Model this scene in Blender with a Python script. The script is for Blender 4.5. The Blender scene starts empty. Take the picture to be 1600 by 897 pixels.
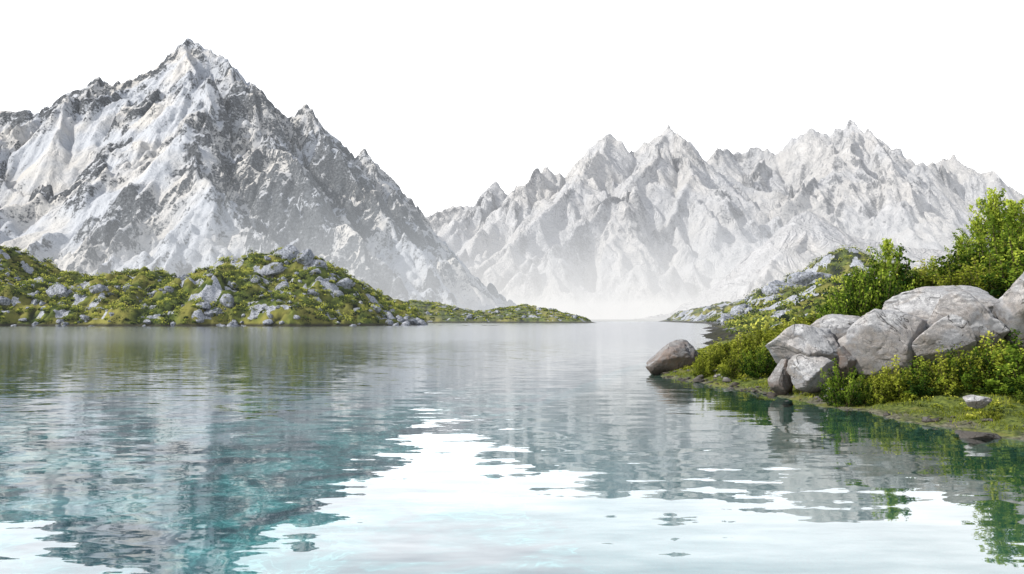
import bpy, bmesh, math, random
import numpy as np
from mathutils import noise as mn, Vector

random.seed(7)
rng = np.random.default_rng(7)
scene = bpy.context.scene
col = scene.collection
F = 1244.0
PITCH = math.atan(50.5 / F)
CH = 2.5

def W(px, py, D):
    u = (px - 800) / F; v = (448.5 - py) / F
    cy, sy = math.cos(PITCH), math.sin(PITCH)
    dy = cy - v * sy; dz = sy + v * cy
    k = D / dy
    return (u * k, D, CH + dz * k)

# ------------------------------------------------------------------ noise
M32 = 0xffffffff
def h2(ix, iy, s):
    n = (ix.astype(np.int64) * 374761393 + iy.astype(np.int64) * 668265263 + s * 144269504) & M32
    n = ((n ^ (n >> 13)) * 1274126177) & M32
    n = n ^ (n >> 16)
    n = (n * 60493 + 1376312589) & M32
    n = n ^ (n >> 15)
    return (n & 0xffff) / 65535.0

def gn(x, y, s=0):
    ix = np.floor(x); iy = np.floor(y)
    fx = x - ix; fy = y - iy
    ux = fx**3 * (fx * (fx * 6 - 15) + 10); uy = fy**3 * (fy * (fy * 6 - 15) + 10)
    def g(ox, oy):
        a = h2(ix + ox, iy + oy, s) * 2 * np.pi
        return np.cos(a) * (fx - ox) + np.sin(a) * (fy - oy)
    a = g(0, 0); b = g(1, 0); c = g(0, 1); d = g(1, 1)
    return ((a + (b - a) * ux) * (1 - uy) + (c + (d - c) * ux) * uy) * 1.5

def fbm(x, y, s=0, o=4, g=0.5):
    r = 0; a = 1.0; f = 1.0
    for i in range(o):
        r = r + a * gn(x * f + 17.3 * i, y * f - 9.1 * i, s + i)
        a *= g; f *= 2.03
    return r

def ridged(x, y, s=0, o=4):
    r = 0; a = 1.0; f = 1.0
    for i in range(o):
        r = r + a * (1 - np.abs(gn(x * f + 7.7 * i, y * f, s + i)) * 2)
        a *= 0.5; f *= 2.1
    return r / 1.9

def worley(x, y, s=0):
    ix = np.floor(x); iy = np.floor(y)
    best = np.full(np.shape(x), 9.0)
    for ox in (-1, 0, 1):
        for oy in (-1, 0, 1):
            px = ix + ox + h2(ix + ox, iy + oy, s); py = iy + oy + h2(ix + ox, iy + oy, s + 5)
            best = np.minimum(best, (px - x)**2 + (py - y)**2)
    return np.sqrt(best)

def sst(a, b, x):
    t = np.clip((x - a) / (b - a), 0, 1)
    return t * t * (3 - 2 * t)

def erosion(px, py, dx, dy, s):
    ix = np.floor(px); iy = np.floor(py); fx = px - ix; fy = py - iy
    c = 0; sx = 0; w_ = 0
    for i in (-2, -1, 0, 1):
        for j in (-2, -1, 0, 1):
            hx = h2(ix - i, iy - j, s) * 0.5; hy = h2(ix - i, iy - j, s + 3) * 0.5
            qx = fx + i - hx; qy = fy + j - hy
            w = np.exp(-(qx * qx + qy * qy) * 2)
            m = (qx * dx + qy * dy) * 2 * np.pi
            c = c + np.cos(m) * w; sx = sx + np.sin(m) * w; w_ = w_ + w
    return c / w_, -sx / w_ * dx, -sx / w_ * dy

# ------------------------------------------------------------------ mesh helpers
def mesh_np(name, V, Q, smooth=True, attrs=None):
    me = bpy.data.meshes.new(name)
    V = np.asarray(V, np.float32); Q = np.asarray(Q, np.int32)
    k = Q.shape[1]
    me.vertices.add(len(V)); me.vertices.foreach_set("co", V.ravel())
    me.loops.add(Q.size); me.loops.foreach_set("vertex_index", Q.ravel())
    me.polygons.add(len(Q)); me.polygons.foreach_set("loop_start", np.arange(len(Q), dtype=np.int32) * k)
    me.update(calc_edges=True)
    me.polygons.foreach_set("use_smooth", np.full(len(Q), smooth))
    if attrs:
        for n, a in attrs.items():
            at = me.attributes.new(n, 'FLOAT', 'POINT')
            at.data.foreach_set("value", np.asarray(a, np.float32).ravel())
    me.validate()
    return me

def grid_obj(name, X, Y, Z, mat, attrs=None, kind="structure", label=None, category=None):
    n, m = X.shape
    V = np.stack([X, Y, Z], -1).reshape(-1, 3)
    I = np.arange(n * m).reshape(n, m)
    Q = np.stack([I[:-1, :-1], I[:-1, 1:], I[1:, 1:], I[1:, :-1]], -1).reshape(-1, 4)
    me = mesh_np(name, V, Q, True, attrs)
    me.materials.append(mat)
    ob = bpy.data.objects.new(name, me); col.objects.link(ob)
    if kind: ob["kind"] = kind
    if label: ob["label"] = label
    if category: ob["category"] = category
    return ob

# ------------------------------------------------------------------ materials
class NT:
    def __init__(s, name):
        s.mat = bpy.data.materials.new(name); s.mat.use_nodes = True
        s.t = s.mat.node_tree; s.t.nodes.clear()
        s.out = s.t.nodes.new("ShaderNodeOutputMaterial")
        s.mat.cycles.emission_sampling = 'NONE'
    def n(s, typ, **kw):
        nd = s.t.nodes.new(typ)
        for k, v in kw.items(): setattr(nd, k, v)
        return nd
    def put(s, sock, v):
        if isinstance(v, bpy.types.NodeSocket): s.t.links.new(v, sock)
        elif v is not None: sock.default_value = v
    def math(s, op, a, b=None, c=None, clamp=False):
        nd = s.n("ShaderNodeMath", operation=op, use_clamp=clamp)
        s.put(nd.inputs[0], a); s.put(nd.inputs[1], b); s.put(nd.inputs[2], c)
        return nd.outputs[0]
    def vm(s, op, a, b=None):
        nd = s.n("ShaderNodeVectorMath", operation=op)
        s.put(nd.inputs[0], a); s.put(nd.inputs[1], b)
        return nd.outputs[0]
    def mix(s, f, a, b):
        nd = s.n("ShaderNodeMix", data_type='RGBA')
        s.put(nd.inputs[0], f); s.put(nd.inputs[6], a); s.put(nd.inputs[7], b)
        return nd.outputs[2]
    def mr(s, v, a, b, c=0.0, d=1.0, smooth=True):
        nd = s.n("ShaderNodeMapRange", interpolation_type='SMOOTHSTEP' if smooth else 'LINEAR')
        s.put(nd.inputs[0], v)
        for i, q in enumerate((a, b, c, d)): s.put(nd.inputs[i + 1], q)
        return nd.outputs[0]
    def noise(s, vec, scale, detail=4, rough=0.55, dist=0.0):
        nd = s.n("ShaderNodeTexNoise")
        s.put(nd.inputs["Vector"], vec); nd.inputs["Scale"].default_value = scale
        nd.inputs["Detail"].default_value = detail; nd.inputs["Roughness"].default_value = rough
        nd.inputs["Distortion"].default_value = dist
        return nd.outputs["Fac"], nd.outputs["Color"]
    def attr(s, name):
        return s.n("ShaderNodeAttribute", attribute_name=name).outputs["Fac"]
    def pos(s):
        return s.n("ShaderNodeNewGeometry").outputs["Position"]
    def sep(s, v):
        nd = s.n("ShaderNodeSeparateXYZ"); s.put(nd.inputs[0], v); return nd.outputs
    def bump(s, h, strength=0.5, dist=1.0, normal=None):
        nd = s.n("ShaderNodeBump"); s.put(nd.inputs["Strength"], strength)
        nd.inputs["Distance"].default_value = dist; s.put(nd.inputs["Height"], h)
        if normal: s.put(nd.inputs["Normal"], normal)
        return nd.outputs[0]
    def bsdf(s, colr, rough=0.9, normal=None, spec=0.2):
        nd = s.n("ShaderNodeBsdfPrincipled")
        s.put(nd.inputs["Base Color"], colr); s.put(nd.inputs["Roughness"], rough)
        nd.inputs["Specular IOR Level"].default_value = spec
        if normal: s.put(nd.inputs["Normal"], normal)
        return nd.outputs[0]
    def mixs(s, f, a, b):
        nd = s.n("ShaderNodeMixShader"); s.put(nd.inputs[0], f); s.put(nd.inputs[1], a); s.put(nd.inputs[2], b)
        return nd.outputs[0]
    def emis(s, c, st=1.0):
        nd = s.n("ShaderNodeEmission"); s.put(nd.inputs[0], c); s.put(nd.inputs[1], st); return nd.outputs[0]
    def done(s, sh):
        s.t.links.new(sh, s.out.inputs[0]); return s.mat

def C(r, g, b): return (r, g, b, 1.0)

def mountain_mat(name, rock_lo, rock_hi, snow, sc, haze_col, haze_low, zlow, lo=0.42, hi=0.58, warm=None, snowbump=0.25, nscale=0.9, bd=9.0):
    m = NT(name); p = m.pos(); z = m.sep(p)[2]
    n1, _ = m.noise(p, 0.045 / sc, 7, 0.68)
    n2, _ = m.noise(p, 0.20 / sc, 5, 0.7)
    n3, _ = m.noise(p, 0.006 / sc, 3, 0.5)
    rd = m.math('ABSOLUTE', m.math('SUBTRACT', m.noise(p, 0.02 / sc, 6, 0.65, 0.6)[0], 0.5))
    v = m.math('ADD', m.attr("snow"), m.math('MULTIPLY', m.math('SUBTRACT', n1, 0.5), nscale))
    v = m.math('ADD', v, m.math('MULTIPLY', m.math('SUBTRACT', n2, 0.5), nscale * 1.3))
    v = m.math('ADD', v, m.math('MULTIPLY', m.mr(rd, 0.0, 0.05, 1.0, 0.0), -0.15))
    f = m.mr(v, lo, hi)
    rock = m.mix(m.mr(n2, 0.3, 0.7), rock_lo, rock_hi)
    sn = m.mix(m.mr(n3, 0.42, 0.62), snow, warm or snow)
    c = m.mix(f, rock, sn)
    h = m.math('ADD', n1, m.math('MULTIPLY', n2, 0.4))
    h = m.math('ADD', h, m.math('MULTIPLY', m.mr(rd, 0.0, 0.12, -0.8, 0.0, False), 1.0))
    nb = m.bump(h, m.mr(f, 0.0, 1.0, 1.0, snowbump), bd * sc)
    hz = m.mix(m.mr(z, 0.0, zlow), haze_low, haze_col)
    sh = m.mixs(m.attr("painted_haze"), m.bsdf(c, 0.9, nb, 0.1), m.emis(hz))  # hazy air painted in as pale emission, by height and position
    return m.done(sh)

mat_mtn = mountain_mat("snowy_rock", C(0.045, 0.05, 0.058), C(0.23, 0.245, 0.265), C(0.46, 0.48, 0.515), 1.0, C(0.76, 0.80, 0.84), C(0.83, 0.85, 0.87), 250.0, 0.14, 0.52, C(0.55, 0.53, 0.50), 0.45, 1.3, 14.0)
mat_far = mountain_mat("snowy_rock_painted_haze", C(0.17, 0.18, 0.20), C(0.34, 0.35, 0.37), C(0.52, 0.525, 0.54), 2.0, C(0.85, 0.865, 0.89), C(0.96, 0.955, 0.945), 420.0, 0.0, 0.5, C(0.56, 0.55, 0.54), 0.7, 0.8, 14.0)

def heath_mat():
    m = NT("heath_ground"); p = m.pos()
    n1, _ = m.noise(p, 0.35, 5, 0.6); n2, _ = m.noise(p, 0.06, 3); n3, _ = m.noise(p, 2.2, 4, 0.6)
    g = m.mix(m.mr(n1, 0.35, 0.65), C(0.03, 0.05, 0.012), C(0.12, 0.15, 0.028))
    g = m.mix(m.mr(n2, 0.42, 0.62), g, C(0.20, 0.19, 0.045))
    g = m.mix(m.mr(m.attr("dome"), 0.25, 0.85), C(0.006, 0.012, 0.004), g)  # shade painted in: gaps between shrub domes go nearly black
    rk = m.mix(m.mr(n3, 0.3, 0.7), C(0.15, 0.16, 0.18), C(0.48, 0.50, 0.55))
    rf = m.mr(m.math('ADD', m.attr("rock"), m.math('MULTIPLY', m.math('SUBTRACT', n1, 0.5), 0.9)), 0.5, 0.62)
    c = m.mix(rf, g, rk)
    z = m.sep(p)[2]
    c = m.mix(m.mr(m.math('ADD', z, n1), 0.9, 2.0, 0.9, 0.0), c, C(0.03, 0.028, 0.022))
    nb = m.bump(m.math('ADD', n1, m.math('MULTIPLY', n3, 0.3)), 0.8, 0.8)
    sh = m.mixs(m.attr("painted_haze"), m.bsdf(c, 0.95, nb, 0.1), m.emis(C(0.7, 0.73, 0.75)))  # hazy distance painted over the ground as a thin pale glow
    return m.done(sh)
mat_heath = heath_mat()

def bank_mat():
    m = NT("mossy_bank"); p = m.pos(); z = m.sep(p)[2]
    n1, _ = m.noise(p, 1.1, 5, 0.6); n3, _ = m.noise(p, 9.0, 5, 0.65)
    g = m.mix(m.mr(n3, 0.35, 0.65), C(0.04, 0.06, 0.016), C(0.14, 0.17, 0.035))
    g = m.mix(m.mr(n1, 0.5, 0.7), g, C(0.17, 0.165, 0.05))
    so = m.mix(m.mr(n3, 0.3, 0.7), C(0.045, 0.045, 0.03), C(0.20, 0.19, 0.14))
    zz = m.math('ADD', z, m.math('MULTIPLY', m.math('SUBTRACT', n1, 0.5), 0.7))
    c = m.mix(m.mr(zz, -0.04, 0.12), so, g)
    c = m.mix(m.mr(z, -0.5, 0.0), C(0.03, 0.075, 0.045), c)
    c = m.mix(m.mr(z, -2.2, -0.4), C(0.02, 0.15, 0.16), c)  # light absorbed by deeper water, painted into the colour as teal
    nb = m.bump(m.math('ADD', n1, m.math('MULTIPLY', n3, 0.4)), 0.8, 0.15)
    return m.done(m.bsdf(c, 0.9, nb, 0.2))
mat_bank = bank_mat()

def bed_mat():
    m = NT("lake_bed_teal"); p = m.pos(); y = m.sep(p)[1]
    _, nc = m.noise(p, 0.25, 4)
    pp = m.vm('ADD', p, m.vm('MULTIPLY', nc, (3.0, 3.0, 3.0)))
    n1, _ = m.noise(pp, 0.28, 6, 0.65, 1.0)
    n2, _ = m.noise(pp, 0.9, 4, 0.6, 1.5)
    c = m.mix(m.mr(n1, 0.36, 0.66), C(0.008, 0.065, 0.085), C(0.06, 0.30, 0.30))
    r = m.mr(m.math('ABSOLUTE', m.math('SUBTRACT', n2, 0.5)), 0.0, 0.05, 1.0, 0.0)
    r = m.math('MULTIPLY', r, m.mr(n1, 0.46, 0.6))
    c = m.mix(m.math('MULTIPLY', r, 0.7), c, C(0.45, 0.66, 0.64))  # caustic light lines painted into the bed colour
    c = m.mix(m.mr(y, 26.0, 80.0), c, C(0.075, 0.10, 0.11))  # greyer with distance, painting in the look of deeper water
    return m.done(m.bsdf(c, 0.95, None, 0.0))
mat_bed = bed_mat()

def water_mat():
    m = NT("lake_water"); p = m.pos(); y = m.sep(p)[1]
    def lay(sx, sy, detail, off):
        q = m.vm('ADD', m.vm('MULTIPLY', p, (sx, sy, 1.0)), (off, off * 2, off))
        _, c = m.noise(q, 1.0, detail, 0.5, 0.3)
        return m.vm('SUBTRACT', c, (0.5, 0.5, 0.5))
    a = lay(0.8, 2.3, 0.0, 3.0); b = lay(2.4, 7.0, 1.0, 11.0); c = lay(0.12, 0.35, 2.0, 31.0)
    d = lay(4.5, 14.0, 2.0, 51.0)
    def sc(v, x, yy):
        cb = m.n("ShaderNodeCombineXYZ"); m.put(cb.inputs[0], x); m.put(cb.inputs[1], yy); cb.inputs[2].default_value = 0
        return m.vm('MULTIPLY', v, cb.outputs[0])
    fa = m.mr(y, 8.0, 60.0, 0.060, 0.045)
    fb = m.mr(y, 9.0, 40.0, 0.035, 0.05)
    fd = m.mr(y, 12.0, 45.0, 0.006, 0.055)
    s = m.vm('ADD', sc(a, m.math('MULTIPLY', fa, 0.35), fa), sc(b, m.math('MULTIPLY', fb, 0.35), fb))
    s = m.vm('ADD', s, sc(d, m.math('MULTIPLY', fd, 0.3), fd))
    s = m.vm('ADD', s, sc(c, 0.006, 0.014))
    nrm = m.vm('NORMALIZE', m.vm('ADD', s, (0.0, 0.0, 1.0)))
    gl = m.n("ShaderNodeBsdfGlossy"); m.put(gl.inputs["Roughness"], m.mr(y, 15.0, 110.0, 0.02, 0.14))
    gl.inputs["Color"].default_value = C(0.97, 0.98, 1.0); m.put(gl.inputs["Normal"], nrm)
    tr = m.n("ShaderNodeBsdfTransparent"); tr.inputs[0].default_value = C(0.58, 0.93, 0.95)
    lw = m.n("ShaderNodeLayerWeight"); lw.inputs[0].default_value = 0.5; m.put(lw.inputs["Normal"], nrm)
    R = m.math('MULTIPLY_ADD', m.math('POWER', lw.outputs["Facing"], 2.8), 0.93, 0.05)
    return m.done(m.mixs(R, tr.outputs[0], gl.outputs[0]))
mat_water = water_mat()

def rock_mat(name, lo, hi, stain, lich=0.5, wet=True, stf=0.45, top=0.64):
    m = NT(name); p = m.pos(); z = m.sep(p)[2]; g = m.n("ShaderNodeNewGeometry")
    nz = m.sep(g.outputs["Normal"])[2]
    n1, _ = m.noise(p, 1.3, 6, 0.6); n2, _ = m.noise(p, 5.0, 8, 0.75); n3, _ = m.noise(p, 26.0, 5, 0.75)
    n4, _ = m.noise(p, 0.8, 3, 0.5, 1.0)
    c = m.mix(m.mr(n2, 0.3, 0.72), lo, hi)
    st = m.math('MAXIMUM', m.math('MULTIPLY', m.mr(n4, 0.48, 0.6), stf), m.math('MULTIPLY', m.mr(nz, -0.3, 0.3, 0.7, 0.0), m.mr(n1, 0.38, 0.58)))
    c = m.mix(m.math('MULTIPLY', m.mr(nz, 0.15, 0.7), m.mr(n1, 0.35, 0.6, 0.4, 0.9)), c, C(top, top, top * 1.01))  # up-facing stone lightened in colour, painting in sunlit tops
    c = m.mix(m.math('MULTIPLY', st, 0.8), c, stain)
    c = m.mix(m.math('MULTIPLY', m.mr(m.math('ADD', n2, m.math('MULTIPLY', n1, 0.6)), 0.74, 0.86), lich), c, C(0.09, 0.093, 0.098))
    c = m.mix(m.math('MULTIPLY', m.mr(n3, 0.52, 0.60), 0.5), c, C(0.12, 0.12, 0.125))
    cr, _ = m.noise(p, 0.6, 3, 0.5, 1.8)
    crk = m.mr(m.math('ABSOLUTE', m.math('SUBTRACT', cr, 0.5)), 0.0, 0.006, 1.0, 0.0)
    crk = m.math('MULTIPLY', crk, m.mr(n1, 0.40, 0.52))
    c = m.mix(m.math('MULTIPLY', crk, 0.85), c, C(0.045, 0.04, 0.036))
    if wet:
        c = m.mix(m.mr(m.math('ADD', z, m.math('MULTIPLY', n1, 0.4)), 0.3, 0.65, 0.85, 0.0), c, C(0.045, 0.038, 0.03))
    h = m.math('ADD', m.math('MULTIPLY', n2, 0.7), m.math('MULTIPLY', n3, 0.3))
    h = m.math('SUBTRACT', h, m.math('MULTIPLY', crk, 0.6))
    nb = m.bump(h, 0.9, 0.10)
    return m.done(m.bsdf(c, 0.9, nb, 0.15))
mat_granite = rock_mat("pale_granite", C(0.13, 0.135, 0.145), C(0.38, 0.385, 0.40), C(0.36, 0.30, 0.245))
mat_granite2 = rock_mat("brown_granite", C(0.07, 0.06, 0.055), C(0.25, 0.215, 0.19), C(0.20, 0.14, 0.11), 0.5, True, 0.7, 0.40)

def outcrop_mat():
    m = NT("outcrop_rock"); p = m.pos()
    n1, _ = m.noise(p, 0.3, 6, 0.65); n2, _ = m.noise(p, 1.2, 5, 0.7)
    c = m.mix(m.mr(n2, 0.3, 0.7), C(0.13, 0.145, 0.17), C(0.60, 0.63, 0.70))
    c = m.mix(m.mr(n1, 0.57, 0.65), c, C(0.13, 0.14, 0.04))
    nb = m.bump(m.math('ADD', n1, n2), 1.0, 1.2)
    return m.done(m.bsdf(c, 0.9, nb, 0.1))
mat_outcrop = outcrop_mat()

def leaf_mat(name, dark, mid, light, painted_haze=0.0):
    m = NT(name); t = m.attr("tint")
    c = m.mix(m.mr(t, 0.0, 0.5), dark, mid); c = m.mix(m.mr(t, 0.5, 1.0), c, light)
    d = m.n("ShaderNodeBsdfDiffuse"); m.put(d.inputs[0], c)
    tr = m.n("ShaderNodeBsdfTranslucent"); m.put(tr.inputs[0], c)
    sh = m.mixs(0.42, d.outputs[0], tr.outputs[0])
    if painted_haze: sh = m.mixs(painted_haze, sh, m.emis(C(0.7, 0.73, 0.75)))  # hazy air painted on the leaves as a faint glow
    return m.done(sh)
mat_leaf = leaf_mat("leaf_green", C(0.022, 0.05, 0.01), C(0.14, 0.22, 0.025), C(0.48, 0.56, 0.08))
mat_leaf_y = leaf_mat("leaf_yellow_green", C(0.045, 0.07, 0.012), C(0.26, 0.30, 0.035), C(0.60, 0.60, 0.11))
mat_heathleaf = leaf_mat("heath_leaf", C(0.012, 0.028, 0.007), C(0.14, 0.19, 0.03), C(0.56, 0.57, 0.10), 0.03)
def bark_mat():
    m = NT("bark"); n1, _ = m.noise(m.pos(), 20, 4)
    return m.done(m.bsdf(m.mix(n1, C(0.05, 0.035, 0.02), C(0.16, 0.12, 0.08)), 0.9))
mat_bark = bark_mat()

# ------------------------------------------------------------------ mountains
def ridge_field(X, Y, polys):
    H = np.full(X.shape, -1e9); dc = np.full(X.shape, 1e9)
    for pi, (pts, slope, curv) in enumerate(polys):
        for (a, b) in zip(pts[:-1], pts[1:]):
            ax, ay, az = a; bx, by, bz = b
            ex, ey = bx - ax, by - ay
            t = np.clip(((X - ax) * ex + (Y - ay) * ey) / (ex * ex + ey * ey + 1e-6), 0, 1)
            d = np.hypot(X - ax - t * ex, Y - ay - t * ey)
            h = az + (bz - az) * t - slope * d / (1 + d / curv)
            H = np.maximum(H, h)
            if pi == 0: dc = np.minimum(dc, d)
    return H, dc

def blur(A, k):
    for _ in range(k):
        P_ = np.pad(A, 1, mode='edge')
        A = (P_[1:-1, 1:-1] + P_[:-2, 1:-1] + P_[2:, 1:-1] + P_[1:-1, :-2] + P_[1:-1, 2:]) / 5
    return A

def mountain(name, x0, x1, y0, y1, step, polys, cell, amp, warp, mat, hazef, label, snow_bias, seed, crest_fade, jag=0.16, crag=0.0, floorz=30, branch=1.9, gain=0.54, cragdark=0.28, bowls=(), calm=0.0, lim=4.0):
    xs = np.arange(x0, x1, step); ys = np.arange(y0, y1, step)
    X, Y = np.meshgrid(xs, ys)
    _, dc0 = ridge_field(X, Y, polys[:1])
    bw = np.zeros_like(X)
    for (bx, by, br) in bowls:
        q = np.hypot(X - bx, Y - by) / br + 0.35 * fbm(X / (br * 0.6), Y / (br * 0.6), 33, 3)
        bw = np.maximum(bw, sst(1.1, 0.5, q))
    wf = (0.25 + 0.75 * sst(0, crest_fade * 2, dc0))
    wx = X + wf * warp * 1.6 * fbm(X / (cell * 0.9), Y / (cell * 0.9), seed, 5)
    wy = Y + wf * warp * 2.0 * fbm(X / (cell * 0.9) + 50, Y / (cell * 0.9), seed + 9, 5)
    B, dc = ridge_field(wx, wy, polys)
    low = fbm(X / (cell * 0.8), Y / (cell * 0.8), seed + 80, 5, 0.6)
    # patches where the slopes stay broad and smooth
    cl = calm * sst(-0.15, 0.35, fbm(X / (cell * 0.9) + 9, Y / (cell * 0.7), seed + 95, 3))
    fade = (0.2 + 0.8 * sst(0, crest_fade, dc)) * (1 - 0.6 * bw) * (1 - cl)
    S = blur(B, 12)
    gy, gx = np.gradient(S, step)
    gl = np.hypot(gx, gy) + 1e-6; k = np.clip(gl * 1.3, 0, 1.2) / gl
    dx, dy = gy * k, -gx * k
    tot = 0; ddx = 0; ddy = 0; a = 1.0; f = 1.0; E = 0
    for o in range(7):
        c, ex, ey = erosion(X / cell * f + 31 * o, Y / cell * f, dx + ddy * branch, dy - ddx * branch, seed + 20 + o)
        tot = tot + c * a; ddx = ddx + ex * a * 0.5; ddy = ddy + ey * a * 0.5
        if o >= 2: E = E + c * a * 2
        a *= gain; f *= 1.95
    Z = B * 0.7 + blur(B, 4) * 0.3 + amp * fade * tot
    Z = Z + (1 - 0.7 * bw) * (1 - 0.8 * cl) * amp * jag * (ridged(X / (cell * 0.15), Y / (cell * 0.15), seed + 40, 5) - 0.5)
    Z = Z + amp * jag * 1.3 * (1 - sst(0, crest_fade * 0.5, dc)) * (ridged(X / (cell * 0.10), Y / (cell * 0.10), seed + 44, 3) - 0.5)
    cm = sst(-0.35, 0.45, -low + 0.3 * E) * (1 - 0.85 * bw) * (1 - cl)
    if crag:
        wl = worley((X + 12 * fbm(X / 60, Y / 60, 3, 2)) / (cell * 0.13), (Y + 12 * fbm(X / 60, Y / 60, 5, 2)) / (cell * 0.16), seed + 50)
        wl2 = worley(X / (cell * 0.055), Y / (cell * 0.07), seed + 55)
        Z = Z + crag * cm * (0.45 + 0.55 * fade) * ((1 - wl) + 0.45 * (1 - wl2))
    Zs = blur(Z, 24); lm = step * lim
    Z = np.where(Z > Zs + lm, Zs + lm + (Z - Zs - lm) * 0.15, Z)
    floor = 1.0 + 2.0 * fbm(X / 200, Y / 200, 5, 3)
    Z = np.where(Z < floor + floorz, floor + floorz * np.exp(np.clip((Z - floor - floorz) / floorz, -8, 0)), Z)
    gy2, gx2 = np.gradient(Z, step)
    nz = 1 / np.sqrt(1 + gx2**2 + gy2**2)
    snow = sst(0.38, 0.85, nz) - 0.26 * E + 0.10 * low - cragdark * cm + snow_bias + 0.25 * bw
    snow = snow + 0.5 * sst(70, 0, Z)
    return grid_obj(name, X, Y, Z, mat, {"snow": snow, "painted_haze": hazef(X, Y, Z)}, label=label)

def PL(lst): return [W(*p) for p in lst]
def SP(px0, py0, D0, k, lst):
    """spur falling from a crest point at steepness k, following its line of descent"""
    p0 = W(px0, py0, D0); out = [p0]
    for (px, py) in lst:
        tan = (499 - py) / F
        D = (k * D0 - p0[2] + CH) / (k - tan)
        out.append(W(px, py, D))
    return out
crestL = PL([(-420, 330, 2100), (-300, 260, 2150), (-150, 215, 2200), (-60, 195, 2200), (0, 184, 2200), (60, 179, 2200), (105, 154, 2230), (155, 126, 2240), (180, 138, 2240), (205, 132, 2230),
    (235, 116, 2220), (265, 96, 2210), (290, 67, 2200), (320, 75, 2190), (345, 86, 2180), (375, 120, 2170), (405, 155, 2160), (430, 179, 2150),
    (455, 186, 2140), (477, 166, 2130), (495, 195, 2125), (515, 224, 2110), (545, 252, 2090), (568, 236, 2080), (590, 258, 2070), (610, 285, 2050),
    (630, 326, 2030), (650, 362, 2010), (680, 398, 1980), (710, 430, 1950), (745, 459, 1920), (790, 482, 1880), (840, 492, 1850)])
s_ = 1.15
polysL = [(crestL, 1.45, 2500),
    (SP(290, 70, 2200, .72, [(300, 140), (292, 215), (335, 285), (400, 345), (480, 430)]), s_, 2000),
    (SP(155, 127, 2240, .8, [(120, 175), (100, 215)]), 1.3, 2000),
    (SP(235, 115, 2220, .75, [(250, 175), (215, 235), (290, 290), (220, 350), (200, 420)]), s_, 2000),
    (SP(205, 130, 2230, .85, [(180, 180), (160, 225)]), 1.3, 2000),
    (SP(60, 178, 2200, .7, [(20, 210), (-40, 260), (20, 305), (110, 350), (190, 425)]), s_, 2000),
    (SP(-60, 195, 2200, .6, [(-120, 250), (-60, 330), (30, 400)]), s_, 2000),
    (SP(345, 85, 2180, .75, [(390, 170), (420, 250), (490, 330), (570, 420)]), s_, 2000),
    (SP(430, 178, 2150, .8, [(470, 240), (540, 320), (620, 410)]), s_, 2000),
    (SP(477, 170, 2130, .8, [(525, 250), (600, 340), (680, 430)]), s_, 2000),
    (SP(568, 238, 2080, .8, [(610, 310), (670, 390), (715, 445)]), s_, 2000)]
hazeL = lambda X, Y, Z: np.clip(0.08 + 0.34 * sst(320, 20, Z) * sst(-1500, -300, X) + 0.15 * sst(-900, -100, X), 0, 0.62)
b1_ = W(85, 240, 1900); b2_ = W(215, 315, 1560); b3_ = W(60, 320, 1500)
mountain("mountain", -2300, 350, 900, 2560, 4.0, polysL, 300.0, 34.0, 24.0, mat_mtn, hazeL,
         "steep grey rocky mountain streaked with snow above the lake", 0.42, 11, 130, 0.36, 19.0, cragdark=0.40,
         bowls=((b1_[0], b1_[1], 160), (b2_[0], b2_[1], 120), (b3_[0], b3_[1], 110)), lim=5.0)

crestF = PL([(520, 420, 4300), (600, 372, 4300), (650, 350, 4350), (700, 332, 4400), (740, 314, 4450), (775, 284, 4500), (800, 306, 4500), (825, 296, 4500), (838, 272, 4500), (856, 259, 4500),
    (880, 276, 4500), (905, 252, 4500), (925, 228, 4500), (945, 212, 4500), (965, 212, 4500), (985, 236, 4500), (1010, 220, 4500), (1022, 226, 4500), (1032, 206, 4500), (1048, 195, 4500), (1070, 213, 4520),
    (1090, 248, 4600), (1105, 264, 4750), (1120, 235, 4900), (1150, 244, 5000), (1190, 234, 5000), (1215, 243, 5000), (1240, 216, 5000), (1262, 202, 5000), (1290, 212, 5000),
    (1310, 198, 5000), (1328, 190, 5000), (1345, 212, 5000), (1375, 242, 5000), (1410, 240, 5000), (1440, 268, 5000), (1470, 254, 5000), (1495, 247, 5000),
    (1530, 274, 5000), (1570, 300, 5000), (1605, 326, 5000), (1650, 350, 5000), (1750, 380, 4900), (1900, 400, 4800)])
polysF = [(crestF, 1.35, 6000),
    (SP(1048, 200, 4500, .68, [(1005, 265), (965, 325), (880, 390), (780, 460)]), 0.9, 5000),
    (SP(955, 214, 4500, .68, [(905, 275), (830, 345), (740, 415), (690, 460)]), 0.9, 5000),
    (SP(850, 264, 4500, .62, [(800, 320), (720, 390), (660, 440)]), 0.95, 5000),
    (SP(775, 290, 4500, .6, [(730, 345), (660, 400)]), 1.0, 5000),
    (SP(1048, 200, 4500, .72, [(1080, 270), (1055, 340), (1010, 400), (950, 465)]), 0.9, 5000),
    (SP(1215, 242, 5000, .70, [(1170, 300), (1130, 350), (1090, 410)]), 0.9, 5000),
    (SP(1328, 196, 5000, .74, [(1285, 265), (1240, 330)]), 0.9, 5000),
    (SP(1328, 196, 5000, .74, [(1370, 270), (1430, 345)]), 0.9, 5000),
    (SP(1410, 243, 5000, .72, [(1400, 310), (1350, 360)]), 0.9, 5000),
    (SP(1495, 252, 5000, .7, [(1470, 320), (1440, 390)]), 0.9, 5000)]
hazeF = lambda X, Y, Z: np.clip(0.17 + 0.62 * sst(720, 0, Z) + 0.07 * sst(3400, 5000, Y) + 0.35 * sst(120, 0, Z), 0, 0.96)
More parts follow.
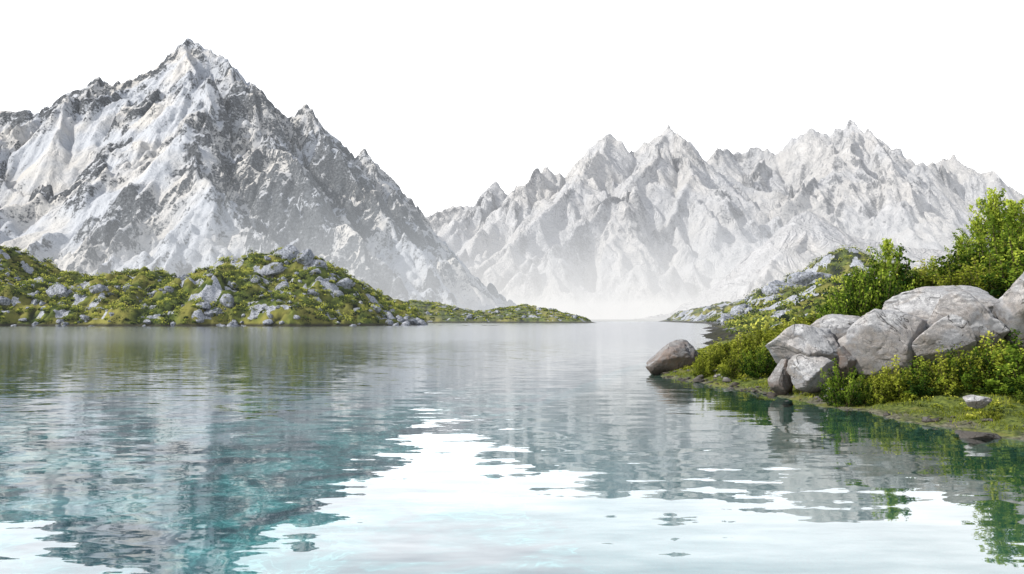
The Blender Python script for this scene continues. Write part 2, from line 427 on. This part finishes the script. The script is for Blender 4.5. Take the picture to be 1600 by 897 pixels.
mountain("mountain", -1300, 4200, 2700, 5500, 8.0, polysF, 900.0, 76.0, 60.0, mat_far, hazeF,
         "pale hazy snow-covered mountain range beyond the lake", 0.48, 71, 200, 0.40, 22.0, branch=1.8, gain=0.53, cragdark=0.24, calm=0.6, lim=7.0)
polysG = [(PL([(1020, 498, 2450), (1075, 488, 2480), (1110, 479, 2500), (1140, 460, 2520), (1180, 408, 2560), (1220, 356, 2590), (1240, 336, 2600), (1262, 332, 2610), (1290, 341, 2620), (1330, 369, 2640), (1400, 384, 2660), (1480, 393, 2680), (1620, 420, 2700), (1800, 440, 2700)]), 1.0, 3000),
    (SP(1258, 338, 2605, .75, [(1235, 390), (1190, 440), (1160, 470)]), 0.8, 3000),
    (SP(1330, 371, 2640, .75, [(1330, 420), (1300, 460)]), 0.8, 3000)]
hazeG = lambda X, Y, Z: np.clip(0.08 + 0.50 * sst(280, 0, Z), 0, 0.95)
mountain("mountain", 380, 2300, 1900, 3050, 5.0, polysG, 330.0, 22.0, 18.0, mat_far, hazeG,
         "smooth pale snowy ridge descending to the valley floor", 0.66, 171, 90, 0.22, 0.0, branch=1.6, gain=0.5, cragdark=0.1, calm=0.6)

def valley_mat():
    m = NT("snow_field_painted_mist"); n1, _ = m.noise(m.pos(), 0.01, 4)
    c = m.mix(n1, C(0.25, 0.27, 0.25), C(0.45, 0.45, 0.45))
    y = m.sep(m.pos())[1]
    return m.done(m.mixs(m.mr(y, 900.0, 2200.0, 0.5, 0.92), m.bsdf(c, 0.9), m.emis(C(0.96, 0.955, 0.945))))  # mist painted on as a pale glow, stronger further away
xs = np.linspace(-12000, 12000, 240); ys = np.concatenate([np.linspace(860, 1400, 60), np.geomspace(1450, 14000, 30)])
X, Y = np.meshgrid(xs, ys)
Z = np.minimum((Y - 900 - 35 * fbm(X / 220, Y / 500, 3, 3)) * 0.012, 2.5) - 0.2
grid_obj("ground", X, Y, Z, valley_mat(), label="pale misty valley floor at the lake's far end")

# ------------------------------------------------------------------ water & bed
def sheet(name, x0, x1, y0, y1, z, mat, label):
    xs = np.linspace(x0, x1, 30); ys = np.linspace(y0, y1, 30); X, Y = np.meshgrid(xs, ys)
    return grid_obj(name, X, Y, X * 0 + z, mat, label=label)
sheet("water", -3000, 3000, -150, 1400, 0.0, mat_water, "calm rippled teal lake water mirroring the mountains")
sheet("lake_bed", -3000, 3000, -150, 1400, -2.6, mat_bed, "mottled teal lake bed under clear water")

# ------------------------------------------------------------------ left heath hill
pl = [(-400, 395), (-250, 380), (-100, 392), (0, 389), (30, 393), (60, 412), (100, 425), (150, 433), (200, 431), (235, 419), (275, 427), (310, 418), (345, 407), (385, 400), (430, 401), (470, 401),
      (505, 408), (540, 425), (580, 447), (610, 466), (640, 477), (675, 495), (700, 504), (720, 512), (800, 520)]
plx = np.array([W(p[0], p[1] + 17, 370)[0] for p in pl]); plz = np.array([W(p[0], p[1] + 17, 370)[2] for p in pl])
def hillL(x, y, fine=True):
    zc = np.interp(x * 370 / np.maximum(y, 200) * 0.5 + x * 0.5, plx, plz) - 0.8
    sh = 286 + 9 * fbm(x / 22, x * 0 + 3.3, 4, 4) + 40 * sst(-75, -30, x)
    t = (y - sh) / (370 - 284)
    prof = np.where(t < 1, np.sin(np.clip(t, 0, 1) * np.pi / 2)**1.0, 1 - 0.25 * (np.clip(t, 1, 3) - 1))
    z = np.where(t < 0, t * 15, np.maximum(zc, -3) * prof)
    k = sst(0.0, 0.25, t) * np.clip(zc / 14, 0, 1)
    z = z + k * (6.5 * fbm(x / 42, y / 30, 14, 3) + 2.4 * fbm(x / 9, y / 9, 15, 3))
    z = z + 0.3 * fbm(x / 5, y / 5, 19, 2)
    wx = x + 1.5 * gn(x / 4, y / 4, 70); wy = y + 1.5 * gn(x / 4, y / 4, 71)
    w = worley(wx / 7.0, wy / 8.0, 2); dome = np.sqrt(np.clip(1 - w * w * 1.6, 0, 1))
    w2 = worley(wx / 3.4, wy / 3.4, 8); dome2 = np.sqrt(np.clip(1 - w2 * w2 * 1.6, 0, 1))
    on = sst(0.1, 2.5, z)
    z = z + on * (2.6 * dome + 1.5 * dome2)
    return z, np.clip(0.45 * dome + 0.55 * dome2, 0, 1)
def rockmask(x, y, s): return sst(0.26, 0.42, fbm(x / 9, y / 7, s, 4))
xs = np.arange(-430, 0, 0.6); ys = np.arange(270, 420, 0.6); X, Y = np.meshgrid(xs, ys)
Z, D = hillL(X, Y)
rk = rockmask(X, Y, 33) * sst(1.0, 4.0, Z)
grid_obj("hill", X, Y, Z + 0.5 * rk * (ridged(X / 4, Y / 4, 3, 3) - 0.5) * sst(0, 2, Z), mat_heath, {"dome": D, "rock": np.clip(rk, 0, 1), "painted_haze": X * 0 + 0.03}, label="green heath-covered rocky hillside at the lake's edge")

ps = [(560, 480), (600, 474), (640, 471), (670, 472), (700, 480), (740, 488), (780, 485), (820, 478), (860, 485), (900, 496), (930, 503), (960, 510), (1000, 515)]
psx = np.array([W(p[0], p[1], 590)[0] for p in ps]); psz = np.array([W(p[0], p[1], 590)[2] for p in ps])
def hillS(x, y):
    zc = np.interp(x, psx, psz) - 1.0
    sh = 545 + 6 * fbm(x / 30, x * 0 + 1.3, 6, 3); t = (y - sh) / 45
    prof = np.where(t < 1, np.sin(np.clip(t, 0, 1) * np.pi / 2), 1 - 0.3 * (np.clip(t, 1, 4) - 1))
    z = np.where(t < 0, t * 8, zc * prof) + sst(0, 0.5, t) * 1.3 * fbm(x / 14, y / 14, 9, 3) * np.clip(zc / 5, 0, 1)
    w = worley(x / 6, y / 6, 12); dome = np.sqrt(np.clip(1 - w * w * 1.5, 0, 1))
    return z + sst(0.3, 1.5, z) * 1.8 * dome, dome
xs = np.arange(-130, 85, 1.0); ys = np.arange(535, 680, 1.2); X, Y = np.meshgrid(xs, ys)
Z, D = hillS(X, Y); rk = rockmask(X, Y, 53)
grid_obj("hill", X, Y, Z, mat_heath, {"dome": D, "rock": np.clip(0.8 * rk, 0, 1), "painted_haze": X * 0 + 0.12}, label="low green rocky headland reaching into the lake")

# ------------------------------------------------------------------ right bank
shy = np.array([-40, 0, 10, 14, 17.2, 20.6, 25.7, 30, 34, 37, 39, 42, 51, 86, 194, 450, 777, 1000])
shx = np.array([17, 14, 12.2, 11.0, 10.3, 9.4, 8.3, 7.6, 6.7, 6.5, 7.4, 8.6, 10.6, 21, 49, 112, 152, 175.])
def bank(x, y):
    s = x - np.interp(y, shy, shx) - 0.45 * fbm(x / 2.2, y / 2.2, 5, 3) - np.clip(y / 60, 0, 3) * 0.8 * fbm(x / 20, y / 20, 8, 3)
    far = sst(60, 200, y)
    z = np.where(s > 0, 0.20 * s + 0.15 * np.log1p(np.exp(np.clip(s - 7, -20, 20))), s * 0.3)
    cap = 2.3 + 0.036 * y
    z = np.where(z > cap * 0.7, cap * 0.7 + cap * 0.3 * np.tanh((z - cap * 0.7) / (cap * 0.3)), z)
    z = np.maximum(z, -2.8)
    z = z + 15.0 * np.exp(-((x - 146) / 24)**2 - ((y - 355) / 60)**2) * sst(2, 18, s)
    k = sst(0.0, 2.0, s)
    z = z + k * (0.25 * fbm(x / 3, y / 3, 23, 4)) + 0.05 * fbm(x / 0.5, y / 0.5, 24, 3)
    z = z + far * sst(3, 20, s) * (4.0 * fbm(x / 26, y / 34, 25, 4) + 2.2 * np.sqrt(np.clip(1 - 1.5 * worley(x / 6, y / 7, 4)**2, 0, 1)))
    return z, s
sv = np.concatenate([np.linspace(-14, -3, 20)[:-1], np.linspace(-3, 16, 260)[:-1], np.geomspace(16, 400, 200)])
yv = np.concatenate([np.linspace(-40, 12, 30)[:-1], np.linspace(12, 60, 420)[:-1], np.geomspace(60, 900, 300)])
SS, Y = np.meshgrid(sv, yv); X = SS + np.interp(Y, shy, shx)
Z, S_ = bank(X, Y)
def rmR(x, y): return sst(0.05, 0.23, fbm(x / 11, y / 14, 63, 4))
me_ob = grid_obj("ground", X, Y, Z, mat_bank, {"dome": np.clip(0.6 + 0.7 * fbm(X / 4, Y / 4, 3, 3), 0, 1), "rock": np.clip(rmR(X, Y), 0, 1), "painted_haze": np.clip(Y / 4500, 0, 0.2)},
    label="mossy grassy lake bank rising to a heath slope")
me_ob.data.materials.append(mat_heath)
mi = np.where((Y[:-1, :-1] > 75), 1, 0).astype(np.int32).ravel()
me_ob.data.polygons.foreach_set("material_index", mi)

def bz(x, y): return float(bank(np.array([float(x)]), np.array([float(y)]))[0][0])

# ------------------------------------------------------------------ leaves
def leaves(Cn, L, Wd, up=0.3):
    N = len(Cn)
    u = rng.normal(size=(N, 3)); u[:, 2] += up; u /= np.linalg.norm(u, axis=1)[:, None]
    r = rng.normal(size=(N, 3)); v = np.cross(u, r); v /= np.linalg.norm(v, axis=1)[:, None]
    L = np.broadcast_to(np.asarray(L), (N,))[:, None]; Wd = np.broadcast_to(np.asarray(Wd), (N,))[:, None]
    V = np.stack([Cn - u * L, Cn + v * Wd, Cn + u * L, Cn - v * Wd], 1).reshape(-1, 3)
    return V, np.arange(4 * N).reshape(N, 4)

def stuff_clumps(name, P, R, per, size, mat, label, flat=0.6):
    N = len(P)
    d = rng.normal(size=(N, per, 3)); d /= np.linalg.norm(d, axis=2)[:, :, None]
    d[:, :, 2] = np.abs(d[:, :, 2])
    rad = rng.uniform(0.55, 1.05, (N, per, 1))
    Cn = P[:, None, :] + d * rad * R[:, None, None] * np.array([1, 1, flat])
    base = rng.uniform(-0.5, 0.4, (N, 1))
    tint = np.clip(base + 1.0 * d[:, :, 2] * rad[:, :, 0] + rng.normal(0, 0.1, (N, per)), 0, 1)  # random tone per clump, plus sunlight painted in as lighter tops
    sz = size * rng.uniform(0.6, 1.3, N * per)
    V, Q = leaves(Cn.reshape(-1, 3), sz, sz * 0.6)
    me = mesh_np(name, V, Q, False, {"tint": np.repeat(tint.ravel(), 4)})
    me.materials.append(mat)
    ob = bpy.data.objects.new(name, me); col.objects.link(ob); ob["kind"] = "stuff"; ob["label"] = label; ob["category"] = "shrubs"
    return ob

N = 4800
x = rng.uniform(-300, -20, N); y = rng.uniform(284, 400, N)
z, _ = hillL(x, y); keep = (z > 0.9) & (rockmask(x, y, 33) < 0.5)
P = np.stack([x, y, z - 0.4], 1)[keep]
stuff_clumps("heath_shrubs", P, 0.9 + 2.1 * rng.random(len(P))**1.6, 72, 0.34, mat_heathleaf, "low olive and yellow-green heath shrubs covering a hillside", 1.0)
N = 1300
x = rng.uniform(-110, 60, N); y = rng.uniform(545, 610, N); z, _ = hillS(x, y); keep = (z > 1.6)
P = np.stack([x, y, z - 0.3], 1)[keep]
stuff_clumps("heath_shrubs", P, rng.uniform(1.0, 2.4, len(P)), 20, 0.5, mat_heathleaf, "low green shrubs covering a narrow headland")
N = 7000
y = rng.uniform(60, 520, N)**1.0; s = rng.uniform(0.5, 110, N); x = s + np.interp(y, shy, shx)
z, _ = bank(x, y); keep = (z > 0.8) & (rmR(x, y) < 0.4)
P = np.stack([x, y, z - 0.2], 1)[keep]
stuff_clumps("heath_shrubs", P, rng.uniform(0.6, 2.0, len(P)) * (0.5 + P[:, 1] / 320), 30, 0.3, mat_heathleaf, "olive green heath shrubs on a slope above the lake", 0.85)

N = 110000
y = rng.uniform(13, 60, N); s = rng.uniform(-0.2, 12, N); x = s + np.interp(y, shy, shx)
z, ss_ = bank(x, y); dens = fbm(x / 1.2, y / 1.2, 91, 3)
keep = (z > 0.03 + 0.09 * rng.random(N)) & (dens > -0.3)
x, y, z, dens = x[keep], y[keep], z[keep], dens[keep]
N = len(x)
hgt = rng.uniform(0.03, 0.10, N) * (1 + 0.8 * np.clip(dens, 0, 1))
ang = rng.uniform(0, 6.28, N); lx = rng.normal(0, 0.05, N); ly = rng.normal(0, 0.05, N); wv = 0.012
V = np.stack([np.stack([x - wv * np.cos(ang), y - wv * np.sin(ang), z - 0.01], 1), np.stack([x + wv * np.cos(ang), y + wv * np.sin(ang), z - 0.01], 1),
              np.stack([x + lx, y + ly, z + hgt], 1)], 1).reshape(-1, 3)
tn = np.clip(0.30 + 0.4 * dens + rng.normal(0, 0.15, N), 0, 1)
me = mesh_np("grass", V, np.arange(3 * N).reshape(N, 3), False, {"tint": np.repeat(tn, 3)})
me.materials.append(mat_leaf_y)
g = bpy.data.objects.new("grass", me); col.objects.link(g); g["kind"] = "stuff"; g["label"] = "short yellow-green grass and moss on the lake bank"; g["category"] = "grass"
N = 5200
y = rng.uniform(14, 58, N); s = rng.uniform(0.5, 14, N); x = s + np.interp(y, shy, shx); z, _ = bank(x, y)
dens = fbm(x / 2.4, y / 2.4, 77, 3); keep = (z > 0.16) & (dens > -0.05)
P = np.stack([x, y, z], 1)[keep]
stuff_clumps("ground_cover", P, rng.uniform(0.08, 0.24, len(P)), 34, 0.03, mat_leaf_y, "low leafy ground cover on the mossy bank", 0.8)

# ------------------------------------------------------------------ shrubs
def tube(pts, r0, r1, V, Q, sides=5):
    base = len(V)
    n = len(pts)
    for i, p in enumerate(pts):
        r = r0 + (r1 - r0) * i / (n - 1)
        for k in range(sides):
            a = 2 * math.pi * k / sides
            V.append((p[0] + r * math.cos(a), p[1] + r * math.sin(a), p[2]))
    for i in range(n - 1):
        for k in range(sides):
            a = base + i * sides + k; b = base + i * sides + (k + 1) % sides
            Q.append((a, b, b + sides, a + sides))

def make_shrub(seed, stems, per, leaf, mat, tall=False):
    """unit shrub: height 1, width about 1"""
    r = random.Random(seed); V = []; Q = []; cen = []; tint = []
    def leafy(pts, n, spread, t0, bias, ends=0.0):
        m = len(pts) - 1
        for _ in range(n):
            t = t0 + (1 - t0) * r.random()**(1 - ends); f = t * m; i = min(int(f), m - 1); f -= i
            q = [pts[i][k] * (1 - f) + pts[i + 1][k] * f for k in range(3)]
            sp = spread * (1.15 - 0.75 * t)
            o = [r.gauss(0, sp), r.gauss(0, sp), r.gauss(0, sp * 0.8)]
            q = [q[k] + o[k] for k in range(3)]
            if q[2] < 0.01: q[2] = abs(q[2]) + 0.01
            cen.append(q)
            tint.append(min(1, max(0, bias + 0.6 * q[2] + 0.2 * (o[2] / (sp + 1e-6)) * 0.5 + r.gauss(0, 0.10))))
    if tall:
        tr = [(0.02 * math.sin(i), 0.02 * math.cos(i * 1.3), i / 10 * 0.98) for i in range(11)]
        tube(tr, 0.018, 0.003, V, Q)
        leafy(tr, per * 2, 0.03, 0.45, 0.3)
        for i in range(stems):
            t = 0.12 + 0.85 * i / stems; a = i * 2.4 + r.random(); ln = (0.42 * (1 - t) + 0.08) * r.uniform(0.6, 1.3)
            b = tr[int(t * 10)]; z0 = t * 0.98
            pts = [(b[0] + math.cos(a) * ln * u, b[1] + math.sin(a) * ln * u, z0 + ln * 0.85 * u**1.4) for u in (0, .25, .5, .75, 1)]
            tube(pts, 0.007, 0.0015, V, Q, 4)
            leafy(pts, per, 0.030, 0.15, r.uniform(0.0, 0.5))
    else:
        for i in range(stems):
            a = r.uniform(0, 6.283); el = math.asin(r.uniform(0.02, 1.0)); ln = r.uniform(0.6, 1.02) if r.random() < 0.88 else r.uniform(1.0, 1.12)
            ex = math.cos(el) * 0.5 * ln; ez = (0.12 + 0.82 * math.sin(el)) * ln
            sx_, sy_ = math.cos(a) * 0.08 * r.random(), math.sin(a) * 0.08 * r.random()
            pts = []
            for u in (0, .2, .4, .6, .8, 1):
                rad = ex * u**0.8
                pts.append((sx_ + math.cos(a) * rad, sy_ + math.sin(a) * rad, ez * u**1.2))
            tube(pts, 0.008, 0.002, V, Q, 4)
            leafy(pts, per, 0.062, 0.25, r.uniform(-0.4, 0.35), 0.4)
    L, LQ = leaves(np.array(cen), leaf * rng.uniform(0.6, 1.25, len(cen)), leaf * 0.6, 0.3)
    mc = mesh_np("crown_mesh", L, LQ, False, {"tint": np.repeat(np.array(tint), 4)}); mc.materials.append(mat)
    ms = mesh_np("stem_mesh", V, Q, True); ms.materials.append(mat_bark)
    return mc, ms
SH = {
    "g1": make_shrub(1, 72, 66, 0.026, mat_leaf), "g2": make_shrub(2, 78, 62, 0.025, mat_leaf), "g3": make_shrub(5, 60, 74, 0.029, mat_leaf),
    "y1": make_shrub(3, 72, 64, 0.028, mat_leaf_y), "y2": make_shrub(4, 64, 64, 0.026, mat_leaf_y),
    "t1": make_shrub(6, 46, 90, 0.015, mat_leaf, True), "t2": make_shrub(8, 40, 90, 0.016, mat_leaf, True)}
def plant(px, top, D, wpx, kind, sink=0.08, label=None):
    x = (px - 800) / F * D; z = bz(x, D) - sink
    h = max(W(px, top, D)[2] - z, 0.35); w = wpx / F * D * 1.15
    tall = kind[0] == "t"
    nm = "tree" if tall else "shrub"
    e = bpy.data.objects.new(nm, None); col.objects.link(e); e.location = (x, D, z); e.empty_display_size = 0.2
    e.rotation_euler = (0, 0, random.uniform(0, 6.28)); e.scale = (w, w, h)
    e["category"] = "young tree" if tall else "shrub"
    e["group"] = "young trees above the boulders" if tall else "shrubs on the lake bank"
    e["label"] = label or {"g": "dense dark green leafy shrub on the bank", "y": "low yellow-green leafy shrub on the bank", "t": "slender young green tree among the shrubs"}[kind[0]]
    mc, ms = SH[kind]
    for nm2, me in (("crown", mc), ("trunk" if tall else "stem", ms)):
        o = bpy.data.objects.new(nm2, me); col.objects.link(o); o.parent = e
    return e
plants = [
 (1112, 536, 35, 46, "y1"), (1135, 526, 36, 60, "y2"), (1160, 519, 35, 64, "y1"), (1190, 508, 36, 76, "y2"), (1222, 497, 37, 80, "y1"), (1255, 488, 38, 90, "y2"), (1290, 480, 39, 90, "y1"),
 (1150, 540, 31, 50, "y2"), (1185, 532, 30, 50, "g1"), (1205, 524, 31, 50, "y1"), (1100, 548, 33, 36, "y2"), (1240, 505, 34, 70, "y2"), (1280, 495, 35, 70, "y1"),
 (1325, 425, 34, 80, "g1"), (1345, 405, 35, 95, "g2"), (1378, 378, 36, 95, "g3"), (1318, 445, 33, 65, "g2"), (1372, 412, 34, 85, "g1"), (1405, 410, 36, 80, "g2"), (1432, 404, 37, 85, "y1"), (1465, 400, 38, 85, "y1"),
 (1498, 386, 37, 95, "g2"), (1530, 376, 36, 105, "g3"), (1562, 360, 35, 110, "g1"), (1600, 350, 34, 120, "g2"), (1545, 400, 33, 100, "y2"), (1590, 392, 32, 110, "g3"), (1500, 412, 34, 80, "y2"), (1640, 345, 36, 140, "g1"), (1680, 380, 33, 140, "g2"),
 (1556, 303, 36, 120, "t1"), (1590, 312, 35, 120, "t2"), (1572, 330, 37, 120, "t1"), (1530, 342, 37, 90, "t2"), (1388, 374, 36, 64, "t2"), (1505, 370, 37, 66, "t1"), (1618, 325, 36, 120, "t2"),
 (1318, 558, 22.8, 60, "g1"), (1370, 576, 22.4, 52, "y2"), (1402, 554, 22.4, 76, "y1"), (1442, 560, 22, 74, "g3"), (1480, 540, 21.6, 84, "y2"), (1520, 528, 21.3, 86, "g1"), (1558, 516, 21, 96, "y1"), (1602, 504, 20.6, 106, "g2"),
 (1608, 548, 19.9, 90, "g3"), (1562, 566, 20.6, 66, "g3"), (1512, 574, 21.2, 52, "y1"), (1455, 584, 21.9, 46, "y1"), (1350, 592, 22.6, 36, "g2"), (1404, 590, 22.4, 42, "g1"), (1640, 500, 20, 140, "g3"), (1602, 602, 19.4, 38, "g2"), (1548, 642, 18.3, 30, "y2")]
for p in plants: plant(*p)

# ------------------------------------------------------------------ boulders
def rock_mesh(seed, sub=6, cuts=13, lump=0.13, dmin=0.5, dmax=0.86, crease=0.05, soft=0.045):
    r = random.Random(seed)
    bm = bmesh.new(); bmesh.ops.create_icosphere(bm, subdivisions=sub, radius=1.0)
    me = bpy.data.meshes.new("rock_mesh"); bm.to_mesh(me); bm.free()
    V = np.empty(len(me.vertices) * 3, np.float32); me.vertices.foreach_get("co", V); V = V.reshape(-1, 3).astype(float)
    for k in range(cuts):
        nv = np.array([r.gauss(0, 1), r.gauss(0, 1), r.gauss(0, 0.9)]); nv /= np.linalg.norm(nv)
        d = r.uniform(dmin, dmax); q = V @ nv - d; b = soft
        ex = 0.5 * (q + np.sqrt(q * q + b * b))
        V = V - nv * (ex * 0.93)[:, None]
    off = Vector((r.uniform(0, 90), r.uniform(0, 90), r.uniform(0, 90)))
    for i in range(len(V)):
        p = Vector(V[i]); q = p * 1.3 + off
        a = mn.noise(q) * lump + mn.noise(q * 2.7) * lump * 0.4 + mn.noise(q * 7) * lump * 0.18 + mn.noise(q * 17) * lump * 0.09
        wq = q * 0.8 + Vector((mn.noise(q * 2), mn.noise(q * 2 + Vector((9, 9, 9))), 0)) * 0.25
        cz = abs(mn.noise(wq + Vector((5, 5, 5))))
        a -= crease * max(0, 1 - cz / 0.035)
        V[i] = V[i] * (1 + a)
    mx = np.abs(V).max(0); V = V / mx
    me.vertices.foreach_set("co", V.astype(np.float32).ravel()); me.update()
    me.polygons.foreach_set("use_smooth", np.full(len(me.polygons), True))
    return me

def boulder(name, px0, px1, py0, py1, D, depth, seed, mat, label, rot=0.0, tilt=0.0, **kw):
    a = W(px0, py0, D); b = W(px1, py1, D)
    me = rock_mesh(seed, **kw); me.materials.append(mat)
    o = bpy.data.objects.new(name, me); col.objects.link(o)
    o.location = ((a[0] + b[0]) / 2, D, (a[2] + b[2]) / 2)
    o.scale = ((b[0] - a[0]) / 2, depth, (a[2] - b[2]) / 2); o.rotation_euler = (0, tilt, rot)
    o["label"] = label; o["category"] = "boulder"; o["group"] = "boulders on the lake bank"
    return o
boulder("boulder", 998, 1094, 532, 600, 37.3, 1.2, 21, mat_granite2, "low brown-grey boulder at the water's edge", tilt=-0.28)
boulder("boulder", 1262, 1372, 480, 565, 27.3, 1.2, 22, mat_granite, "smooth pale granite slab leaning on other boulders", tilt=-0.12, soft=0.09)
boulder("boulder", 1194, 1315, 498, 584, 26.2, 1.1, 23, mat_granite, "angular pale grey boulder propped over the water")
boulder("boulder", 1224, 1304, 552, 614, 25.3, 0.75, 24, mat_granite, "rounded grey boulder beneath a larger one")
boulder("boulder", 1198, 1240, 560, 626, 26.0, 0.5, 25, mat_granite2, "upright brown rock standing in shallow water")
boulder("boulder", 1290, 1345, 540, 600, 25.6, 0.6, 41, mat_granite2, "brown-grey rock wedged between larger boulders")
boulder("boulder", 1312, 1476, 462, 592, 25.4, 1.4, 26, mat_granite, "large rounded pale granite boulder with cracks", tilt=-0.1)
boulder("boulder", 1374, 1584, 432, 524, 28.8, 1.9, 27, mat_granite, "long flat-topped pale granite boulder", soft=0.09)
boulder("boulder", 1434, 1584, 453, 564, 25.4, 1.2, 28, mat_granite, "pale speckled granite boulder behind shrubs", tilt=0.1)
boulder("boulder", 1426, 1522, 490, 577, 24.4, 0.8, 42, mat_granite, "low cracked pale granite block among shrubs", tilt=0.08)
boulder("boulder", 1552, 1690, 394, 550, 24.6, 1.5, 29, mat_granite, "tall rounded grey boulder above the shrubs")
boulder("boulder", 1498, 1548, 612, 638, 19.0, 0.35, 30, mat_granite, "small flat pale stone on the mossy bank", sub=5)
boulder("boulder", 1498, 1562, 674, 692, 17.0, 0.3, 31, mat_granite, "flat pale stone lying in shallow water", sub=5)
boulder("boulder", 1286, 1312, 606, 632, 24.0, 0.3, 32, mat_granite, "small grey stone at the waterline", sub=5)

sm = [rock_mesh(100 + i, sub=3, lump=0.15) for i in range(5)]
for i, mme in enumerate(sm): mme.materials.append(mat_granite2 if i % 2 else mat_granite)
for i in range(170):
    y = random.uniform(17, 40) if i % 3 else random.uniform(26, 33)
    x = float(np.interp(y, shy, shx)) + random.gauss(0.45, 0.45)
    z = bz(x, y)
    if z < -0.2: continue
    s = random.uniform(0.03, 0.12) * (1.9 if random.random() < 0.12 else 0.8)
    o = bpy.data.objects.new("stone", random.choice(sm)); col.objects.link(o)
    o.location = (x, y, z + s * 0.2); o.scale = (s * random.uniform(.9, 1.5), s, s * 0.6); o.rotation_euler = (0, 0, random.uniform(0, 6.28))
    o["label"] = "small grey stone on the muddy shoreline"; o["category"] = "stone"; o["group"] = "stones along the shoreline"

om = [rock_mesh(200 + i, sub=4, lump=0.22, dmin=0.45, cuts=14) for i in range(6)]
for mme in om: mme.materials.append(mat_outcrop)
def outcrop(px, y, sx, sz, fn, label="pale blue-grey rock outcrop among heath shrubs", grp="rock outcrops on the hillsides"):
    x = (px - 800) / F * y
    z = float(fn(np.array([x]), np.array([float(y)]))[0][0])
    if z < -0.5: return
    o = bpy.data.objects.new("rock_outcrop", random.choice(om)); col.objects.link(o)
    o.location = (x, y, z + sz * 0.25); o.scale = (sx, sx * 0.7, sz); o.rotation_euler = (random.uniform(-.2, .2), random.uniform(-.25, .25), random.uniform(0, 6.28))
    o["label"] = label; o["category"] = "rock"; o["group"] = grp
big = [(450, 355, 9, 6), (425, 340, 6, 4), (440, 318, 6, 4), (475, 345, 6, 4), (90, 310, 6, 4), (60, 306, 4, 2.5), (20, 370, 7, 4), (290, 330, 4, 2.2), (215, 320, 4, 2), (355, 345, 4, 2.6), (500, 330, 4.5, 3), (540, 325, 5, 3),
       (335, 294, 5, 2.6), (355, 296, 3.4, 3.4), (318, 292, 3, 2), (640, 330, 5, 2.6), (655, 335, 4, 2.6), (625, 328, 3, 2.4), (5, 300, 3, 2), (155, 305, 4, 2), (585, 320, 3, 2), (490, 312, 4, 2)]
for b in big: outcrop(*b, hillL)
cl = [(450, 330), (340, 300), (90, 305), (20, 340), (290, 315), (520, 325), (630, 325), (215, 312), (160, 300), (400, 300), (560, 305)]
for i in range(140):
    c0 = random.choice(cl)
    px = c0[0] + random.gauss(0, 26); y = max(284, c0[1] + random.gauss(0, 12))
    if px > 665: continue
    s = 0.5 + 1.5 * random.random()**2; outcrop(px, y, s * 1.4, s * 0.95, hillL)
for i in range(60):
    px = random.uniform(-20, 660); s = 0.5 + 0.9 * random.random(); outcrop(px, random.uniform(283, 296), s * 1.5, s * 0.8, hillL)
for i in range(16):
    outcrop(random.uniform(650, 900), random.uniform(548, 575), random.uniform(1.5, 3.5), random.uniform(1, 2), hillS)
for b in [(1240, 290, 10, 6), (1215, 280, 8, 5), (1265, 300, 8, 5), (1195, 290, 6, 3.5), (1225, 230, 4, 2.5), (1145, 260, 5, 3.4), (1160, 280, 6, 3.4), (1290, 310, 7, 4.5), (1180, 420, 6, 4), (1130, 330, 3, 2), (1100, 560, 5, 3), (1265, 200, 3, 2),
          (1135, 240, 3.5, 2.4), (1205, 250, 4, 2.5), (1275, 250, 4, 2.5), (1310, 260, 5, 3), (1175, 240, 3, 2), (1250, 220, 3, 2)]:
    outcrop(*b, bank)

# ------------------------------------------------------------------ light
sun_dir = Vector((-0.74, -0.20, 0.61)).normalized()
sd = bpy.data.lights.new("sun", 'SUN'); sd.energy = 5.0; sd.angle = math.radians(0.6); sd.color = (1.0, 0.955, 0.88)
so = bpy.data.objects.new("sun", sd); col.objects.link(so); so.rotation_euler = sun_dir.to_track_quat('Z', 'Y').to_euler()
w = bpy.data.worlds.new("World"); scene.world = w; w.use_nodes = True
t = w.node_tree; t.nodes.clear()
out = t.nodes.new("ShaderNodeOutputWorld")
sky = t.nodes.new("ShaderNodeTexSky"); sky.sky_type = 'NISHITA'; sky.sun_disc = False
sky.sun_elevation = math.asin(sun_dir.z); sky.sun_rotation = math.atan2(sun_dir.x, sun_dir.y)
b1 = t.nodes.new("ShaderNodeBackground"); b1.inputs[1].default_value = 0.1; t.links.new(sky.outputs[0], b1.inputs[0])
b2 = t.nodes.new("ShaderNodeBackground"); b2.inputs[0].default_value = (0.985, 0.99, 1.0, 1); b2.inputs[1].default_value = 2.15
tc = t.nodes.new("ShaderNodeTexCoord"); sp = t.nodes.new("ShaderNodeSeparateXYZ"); t.links.new(tc.outputs["Generated"], sp.inputs[0])
mr = t.nodes.new("ShaderNodeMapRange"); mr.interpolation_type = 'SMOOTHSTEP'
for i, v in enumerate((0.10, 0.60, 0.0, 0.95)): mr.inputs[i + 1].default_value = v
t.links.new(sp.outputs[2], mr.inputs[0])
mx = t.nodes.new("ShaderNodeMixShader"); t.links.new(mr.outputs[0], mx.inputs[0]); t.links.new(b2.outputs[0], mx.inputs[1]); t.links.new(b1.outputs[0], mx.inputs[2])
t.links.new(mx.outputs[0], out.inputs[0])

cam = bpy.data.cameras.new("camera"); co = bpy.data.objects.new("camera", cam); col.objects.link(co)
co.location = (0, 0, CH); co.rotation_euler = (math.pi / 2 + PITCH, 0, 0)
cam.lens = 28; cam.sensor_width = 36; cam.clip_start = 0.1; cam.clip_end = 30000
scene.camera = co
scene.view_settings.view_transform = 'Standard'; scene.view_settings.look = 'None'; scene.view_settings.exposure = 0
